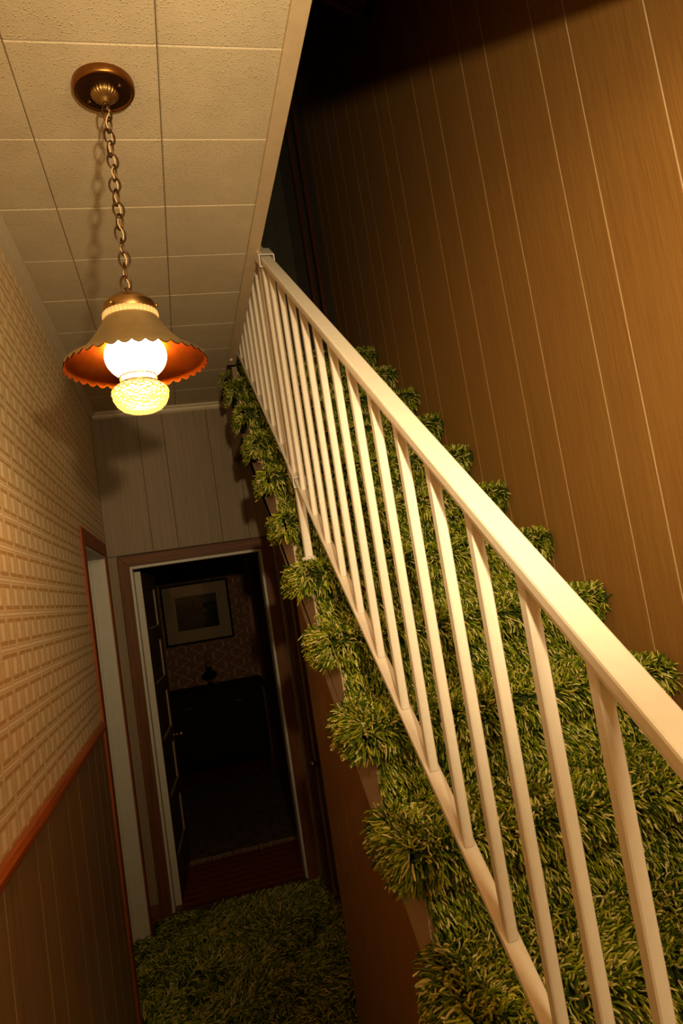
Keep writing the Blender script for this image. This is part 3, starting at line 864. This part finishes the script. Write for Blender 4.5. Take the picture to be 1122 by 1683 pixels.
for idx, k in enumerate(range(K0, K1 + 1)):
    y, z = nose(k)
    if k <= -4: dens, segs, sides = 4500, 3, 3
    elif k <= -3: dens, segs, sides = 14000, 3, 3
    elif k <= 2: dens, segs, sides = 22500, 4, 3
    elif k <= 5: dens, segs, sides = 18500, 3, 3
    else: dens, segs, sides = 16000, 3, 3
    tread = (RUN - 0.005) if k < K1 else 0.45
    arc = PI * NR
    under = 0.030
    riser = RISE - 2 * NR - 0.0
    if k == K0: riser = z - 2 * NR
    W = XR - XT
    tot = tread + arc + under + riser
    n = int(dens * tot * W)
    sarc = rng.uniform(0, tot, n)
    X = rng.uniform(XT, XR - 0.012, n)
    base = np.zeros((n, 3)); nrm = np.zeros((n, 3)); comb = np.zeros((n, 3)); grav = np.zeros((n, 3))
    base[:, 0] = X
    a = sarc < tread
    base[a, 1] = y + NR + (tread - sarc[a]); base[a, 2] = z; nrm[a] = (0, 0, 1); comb[a] = (0, -1, 0)
    m = (sarc >= tread) & (sarc < tread + arc)
    th = (sarc[m] - tread) / NR
    base[m, 1] = y + NR - NR * np.sin(th); base[m, 2] = z - NR + NR * np.cos(th)
    nrm[m] = np.stack([0 * th, -np.sin(th), np.cos(th)], 1); comb[m] = np.stack([0 * th, -np.cos(th), -np.sin(th)], 1)
    m2 = (sarc >= tread + arc) & (sarc < tread + arc + under)
    base[m2, 1] = y + NR + (sarc[m2] - tread - arc) * 0.7; base[m2, 2] = z - 2 * NR; nrm[m2] = (0, -0.7, -0.7); comb[m2] = (0, -0.5, -0.8)
    m3 = sarc >= tread + arc + under
    base[m3, 1] = y + 0.062; base[m3, 2] = z - 2 * NR - (sarc[m3] - tread - arc - under); nrm[m3] = (0, -1, 0); comb[m3] = (0, 0, -1)
    base[m3, 0] = np.where(base[m3, 0] < XE + 0.004, XE + 0.004 + rng.uniform(0, 1, m3.sum()) ** 2 * 0.3, base[m3, 0])
    swirl = vnoise(base[:, 0], base[:, 1] + base[:, 2], 100 + k)
    comb[:, 0] += swirl * 0.75
    comb[m3, 0] = np.where(base[m3, 0] < XE + 0.04, 0.25, comb[m3, 0])
    # strands near the open end fall outward over it
    endw = np.clip((XT + 0.07 - base[:, 0]) / 0.07, 0, 1) * (~m3)
    comb[:, 0] -= endw * 1.1
    near_nose = np.clip((sarc - (tread - 0.06)) / 0.06, 0, 1) * (sarc < tread + arc)
    wn_ = np.where(a, 0.70, np.where(m3, 0.75, 1.15))
    d0 = nrm * wn_[:, None] + comb * np.where(a, 0.60, np.where(m3, 0.42, 0.18))[:, None] + rng.normal(0, 0.33, (n, 3))
    grav[:, 2] = np.where(a, -0.22, np.where(m3, -0.30, -0.16))
    Lk = rng.uniform(0.025, 0.040, n)
    Lk[m3] *= 0.66
    Lk[m] *= 0.95
    Lk[m2] *= 0.55
    # keep strands out of the right wall
    d0[:, 0] -= np.clip((base[:, 0] - (XR - 0.05)) / 0.05, 0, 1) * 0.55
    # open end of the tread: cap of strands pointing left
    ne = int(dens * (1.6 if k <= 2 else 2.0) * (TH + 0.012) * (tread + 0.02))
    be = np.zeros((ne, 3)); be[:, 0] = XT
    be[:, 1] = y + 0.004 + rng.uniform(0, 1, ne) ** 1.25 * (min(tread, RUN) - 0.02); be[:, 2] = z - rng.uniform(-0.004, TH + 0.004, ne)
    de = np.stack([-np.ones(ne), rng.normal(-0.15, 0.45, ne) - 0.5 * np.clip((y + 0.05 - be[:, 1]) / 0.05, 0, 1), rng.normal(-0.05, 0.40, ne)], 1)
    ge = np.zeros((ne, 3)); ge[:, 2] = -0.22
    Le = rng.uniform(0.030, 0.050, ne) if k <= 2 else rng.uniform(0.024, 0.038, ne)
    base = np.concatenate([base, be]); d0 = np.concatenate([d0, de]); grav = np.concatenate([grav, ge]); Lk = np.concatenate([Lk, Le])
    rad = rng.uniform(0.0020, 0.0030, len(base))
    if k > 2: rad *= 1.12
    def fz(p, y=y, z=z, k=k):
        on_tread = (p[:, 1] > y + 0.004) & (p[:, 0] > XT)
        return np.where(on_tread & (p[:, 2] > z - 0.03), z, -9.0)
    o = pile('shag_pile', base, d0, grav, Lk, rad, steps[idx], segs, sides, fz)
    # keep ends inside the wall line
    
# ---- hall carpet of the same shag
hc = prism('hall_carpet', [(XL + 0.003, -2.4), (XU - 0.003, -2.4), (XU - 0.003, YE + 0.012), (XC - 0.013, YE + 0.012), (XC - 0.013, YF - 0.022), (XL + 0.02, YF - 0.022), (XL + 0.02, DY1 - 0.018), (XL - 0.28, DY1 - 0.018), (XL - 0.28, DY0 + 0.018), (XL + 0.003, DY0 + 0.018)], 'z', 0.0, 0.012, 'carpet_back')
tag(hc, 'dark green shag carpet on the hall floor', 'carpet')
cells = [(-0.70, 0.47, 1.0, YF - 0.022, 10500), (-0.485, 0.31, -1.2, 1.0, 3300)]
bs = []
for x0, x1, y0, y1, dn in cells:
    n = int(dn * (x1 - x0) * (y1 - y0))
    p = np.stack([rng.uniform(x0, x1, n), rng.uniform(y0, y1, n), np.full(n, 0.012)], 1)
    keep = (p[:, 0] > XL + 0.03) | ((p[:, 1] > DY0 + 0.03) & (p[:, 1] < DY1 - 0.03))
    keep &= (p[:, 0] < XU - 0.012) | (p[:, 1] > YE + 0.02)
    keep &= p[:, 0] < XC - 0.02
    bs.append(p[keep])
p = np.concatenate(bs); n = len(p)
sw = vnoise(p[:, 0] * 0.6, p[:, 1] * 0.6, 5) * 2.2
d = np.stack([np.cos(sw) * 0.9, np.sin(sw) * 0.9 - 0.2, np.full(n, 0.75)], 1) + rng.normal(0, 0.35, (n, 3))
gr = np.zeros((n, 3)); gr[:, 2] = -0.35
pile('shag_pile', p, d, gr, rng.uniform(0.036, 0.055, n), rng.uniform(0.0021, 0.0030, n), hc, 3, 3, lambda q: np.full(len(q), 0.012))

# ---------------------------------------------------------------- railing
XRL = 0.327
RS = 0.79
def zl(y): return RS * y + 1.334          # top of the lower rail
def zh(y): return RS * y + 2.126          # top of the handrail
rl = empty('stair_railing', (XRL, 0.9, nose(2)[1]))
tag(rl, 'cream painted metal stair railing with slim square balusters', 'railing')
YSEC = 0.885
def bar(name, ya, yb, zf, h, w, parent, mat='cream_metal', bev=0.0025, lift=0.0):
    pts = [(ya, zf(ya) + lift), (yb, zf(yb) + lift), (yb, zf(yb) + lift - h), (ya, zf(ya) + lift - h)]
    return prism(name, pts, 'x', XRL - w / 2, XRL + w / 2, mat, parent, bev)
h1 = bar('handrail', -1.02, 0.93, zh, 0.024, 0.040, rl, bev=0.004)
bar('rail_channel', -1.02, 0.92, lambda y: zh(y) - 0.022, 0.014, 0.028, h1, bev=0.0015)
h2 = bar('handrail', YSEC + 0.02, 2.55, zh, 0.024, 0.040, rl, bev=0.004)
bar('rail_channel', YSEC + 0.05, 2.55, lambda y: zh(y) - 0.022, 0.014, 0.028, h2, bev=0.0015)
bar('bottom_rail', -1.02, 0.93, zl, 0.016, 0.030, rl)
bar('bottom_rail', YSEC + 0.02, 2.55, zl, 0.016, 0.030, rl)
# splice sleeves: open channels hugging the rails
def sleeve(name, ya, yb, zf, w, h, t):
    o = bmesh.new()
    def slab(x0, x1, lift0, lift1):
        vs = [o.verts.new((x, y, zf(y) + l)) for y in (ya, yb) for x, l in ((x0, lift0), (x1, lift0), (x1, lift1), (x0, lift1))]
        for f in ((3, 2, 1, 0), (4, 5, 6, 7), (0, 1, 5, 4), (1, 2, 6, 5), (2, 3, 7, 6), (3, 0, 4, 7)):
            o.faces.new([vs[i] for i in f])
    a, b = XRL - w / 2, XRL + w / 2
    slab(a, b, 0.010, 0.010 + t)
    slab(a, a + t, -h, 0.010)
    slab(b - t, b, -h, 0.010)
    slab(a, a + 0.010, -h - t, -h)
    return obj(name, mesh_of(o, name), 'cream_metal', rl)
sleeve('splice_sleeve', YSEC - 0.03, YSEC + 0.05, zh, 0.054, 0.030, 0.003)
sleeve('splice_sleeve', YSEC - 0.012, YSEC + 0.06, zl, 0.044, 0.020, 0.003)
def baluster(y, w=0.0182):
    z0, z1 = zl(y) - 0.004, zh(y) - 0.030
    bm = bmesh.new()
    add_box(bm, XRL - w / 2, XRL + w / 2, y - w / 2, y + w / 2, z0, z1, 0.002)
    return obj('baluster', mesh_of(bm, 'baluster'), 'cream_metal', rl)
ys = [-0.307 + 0.1258 * i for i in range(-5, 10)] + [0.992] + [1.104 + 0.1285 * i for i in range(0, 11)]
for y in ys:
    baluster(y)
def post(y, foot_z, w=0.027):
    bm = bmesh.new()
    add_box(bm, XRL - w / 2, XRL + w / 2, y - w / 2, y + w / 2, foot_z, zh(y) - 0.022, 0.003)
    po = obj('post', mesh_of(bm, 'post'), 'cream_metal', rl)
    lathe('foot', [(0.004, -0.004), (0.020, -0.003), (0.024, 0.004), (0.020, 0.012), (0.013, 0.014)], (XRL, y, foot_z), 'cream_metal', po, 20, lambda r, z, th, i: (r * (1 + 0.12 * math.cos(2 * th)), z))
post(0.912, nose(2)[1] + 0.028)
post(-0.945, nose(-5)[1] + 0.004, 0.030)
post(2.49, nose(8)[1] + 0.004)

# ---------------------------------------------------------------- pendant lamp
PC = (-0.122, 0.118)
pl = empty('pendant_lamp', (PC[0], PC[1], ZC))
tag(pl, 'brass pendant lamp with scalloped shade and lit globe hanging on a chain', 'lamp')
MAT['canopy_bronze'] = plain('canopy_bronze', (0.27, 0.115, 0.028), 0.32, 0.5, 1.0, 0.15, 20, 0.02)
MAT['plate_dark'] = plain('plate_dark', (0.045, 0.016, 0.006), 0.35, 0.4, 0.6, 0.2, 20, 0.02)
cp = lathe('canopy', [(0.067, 0.0), (0.068, -0.006), (0.067, -0.016), (0.064, -0.020), (0.060, -0.0205), (0.058, -0.017), (0.030, -0.016), (0.005, -0.016)], (*PC, ZC), 'canopy_bronze', pl, 56)
lathe('canopy_plate', [(0.0585, -0.0172), (0.055, -0.0185), (0.030, -0.0195), (0.004, -0.0195)], (*PC, ZC), 'plate_dark', cp, 48)
lathe('fluted_boss', [(0.030, -0.019), (0.031, -0.023), (0.027, -0.030), (0.018, -0.036), (0.012, -0.038), (0.010, -0.044), (0.004, -0.046)], (*PC, ZC), 'aged_brass', pl, 96,
      lambda r, z, th, i: (r * (1 + (0.055 if 0 < i < 4 else 0.0) * math.cos(24 * th)), z))
for a in (2.5, -0.64):
    lathe('screw', [(0.0055, -0.019), (0.0055, -0.025), (0.003, -0.027), (0.0005, -0.027)], (PC[0] + 0.043 * math.cos(a), PC[1] + 0.043 * math.sin(a), ZC), 'dark_bronze', cp, 12)
tube('hang_loop', [(PC[0] + 0.007 * math.cos(t), PC[1], ZC - 0.052 + 0.007 * math.sin(t)) for t in np.linspace(0, 2 * PI, 14, endpoint=False)], 0.0022, 'dark_bronze', pl, 6, True)
ZTOP, ZCAP = ZC - 0.054, 2.366
NL = 15
pitch = (ZTOP - ZCAP) / NL
rx, rz_ = 0.0115, pitch / 2 + 0.0040
bm = bmesh.new()
add_tube(bm, [(rx * math.cos(t), 0, rz_ * math.sin(t)) for t in np.linspace(0, 2 * PI, 20, endpoint=False)], 0.0024, 6, True)
link_me = mesh_of(bm, 'chain_link', True); link_me.materials.append(MAT['chain_bronze'])
for i in range(NL):
    o = bpy.data.objects.new('chain_link', link_me)
    COL.objects.link(o); o.parent = pl
    zc_ = ZTOP - pitch * (i + 0.5)
    o.matrix_parent_inverse = Matrix.Translation(pl.location).inverted()
    o.location = (PC[0] + 0.0015 * math.sin(i * 1.7) - 0.006 * (i / NL), PC[1], zc_)
    o.rotation_euler = (0, 0.06 * math.sin(i * 2.3), (0.35 + (i % 2) * PI / 2 + random.uniform(-0.35, 0.35)))
path = []
for t in np.linspace(0, 1, 90):
    z_ = ZC - 0.05 - t * (ZC - 0.05 - ZCAP + 0.004)
    path.append((PC[0] + 0.0045 * math.sin(t * NL * PI) - 0.006 * t + 0.001, PC[1] + 0.004 * math.cos(t * NL * PI * 0.9), z_))
tube('cord', path, 0.0017, 'cord', pl, 6)
LC = (PC[0] - 0.006, PC[1], 0.0)
def Lz(prof): return [(r, z) for r, z in prof]
cap = lathe('cap', [(0.004, 2.372), (0.007, 2.370), (0.0075, 2.362), (0.016, 2.358), (0.026, 2.354), (0.033, 2.349), (0.037, 2.348), (0.043, 2.343), (0.048, 2.337), (0.053, 2.334), (0.0545, 2.331), (0.0545, 2.314), (0.053, 2.311), (0.049, 2.311)], LC, 'aged_brass', pl, 64)
for a in (-2.2, -0.35, 1.7):
    lathe('thumb_screw', [(0.0022, 0), (0.0022, 0.008), (0.005, 0.009), (0.005, 0.012), (0.001, 0.013)], (0, 0, 0), 'aged_brass', cap, 10).data.transform(
        Matrix.Translation((LC[0] + 0.051 * math.cos(a), LC[1] + 0.051 * math.sin(a), 2.320)) @ Matrix.Rotation(a, 4, 'Z') @ Matrix.Rotation(PI / 2, 4, 'Y'))
# glass: ribbed collar with added glow above the shade, lit opal globe below it
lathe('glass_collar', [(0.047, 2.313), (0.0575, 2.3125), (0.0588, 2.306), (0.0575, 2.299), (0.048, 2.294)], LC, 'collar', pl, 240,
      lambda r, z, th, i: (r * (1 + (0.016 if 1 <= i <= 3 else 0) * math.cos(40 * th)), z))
gp = [(0.040, 2.296), (0.040, 2.268)] + [(0.0650 * math.sin(a), 2.2170 - 0.0525 * math.cos(a)) for a in np.linspace(2.45, 0.58, 22)] + [(0.0345, 2.1710), (0.0345, 2.156)]
lathe('glass_globe', gp, LC, 'opal', pl, 96)
NS = 36
def scal(r, z, th, i, n):
    if i == n - 1:
        s_ = abs(math.sin(NS / 2 * th))
        return r + 0.002 * s_, z - 0.0075 * s_
    return r, z
prof_o = [(0.0572, 2.2985), (0.0620, 2.290), (0.0700, 2.277), (0.0800, 2.262), (0.0915, 2.247), (0.1040, 2.2335), (0.1180, 2.2215), (0.1320, 2.2120), (0.1430, 2.2065), (0.1475, 2.2045), (0.1485, 2.2010)]
sh = lathe('shade', prof_o, LC, 'shade_brass', pl, 360, lambda r, z, th, i: scal(r, z, th, i, len(prof_o)))
prof_i = [(r - 0.0016, z - 0.0014) for r, z in prof_o]
prof_i[0] = (0.0556, 2.2965)
lathe('shade_lining', prof_i, LC, 'shade_copper', sh, 360, lambda r, z, th, i: scal(r, z, th, i, len(prof_i)))
# gold lace gallery
bm = bmesh.new()
for zz in (2.171, 2.1575):
    add_tube(bm, [(LC[0] + 0.0388 * math.cos(t), LC[1] + 0.0388 * math.sin(t), zz) for t in np.linspace(0, 2 * PI, 40, endpoint=False)], 0.0016, 6, True)
for i in range(24):
    a0 = 2 * PI * i / 24
    for sgn in (1, -1):
        add_tube(bm, [(LC[0] + 0.0388 * math.cos(a0 + sgn * u * 2 * PI / 24), LC[1] + 0.0388 * math.sin(a0 + sgn * u * 2 * PI / 24), 2.171 - 0.0135 * u) for u in (0, 0.5, 1)], 0.0008, 4)
obj('lace_gallery', mesh_of(bm, 'lace_gallery', True), 'gold', pl)
lathe('crystal_font', [(0.0355, 2.157), (0.046, 2.153), (0.0545, 2.147), (0.0585, 2.142), (0.0595, 2.136), (0.0575, 2.123), (0.051, 2.110), (0.042, 2.101), (0.030, 2.0955), (0.027, 2.097), (0.002, 2.097)], LC, 'crystal', pl, 120,
      lambda r, z, th, i: (r * (1 + (0.014 if 2 <= i <= 7 else 0) * math.cos(36 * th + i * PI / 2)), z))
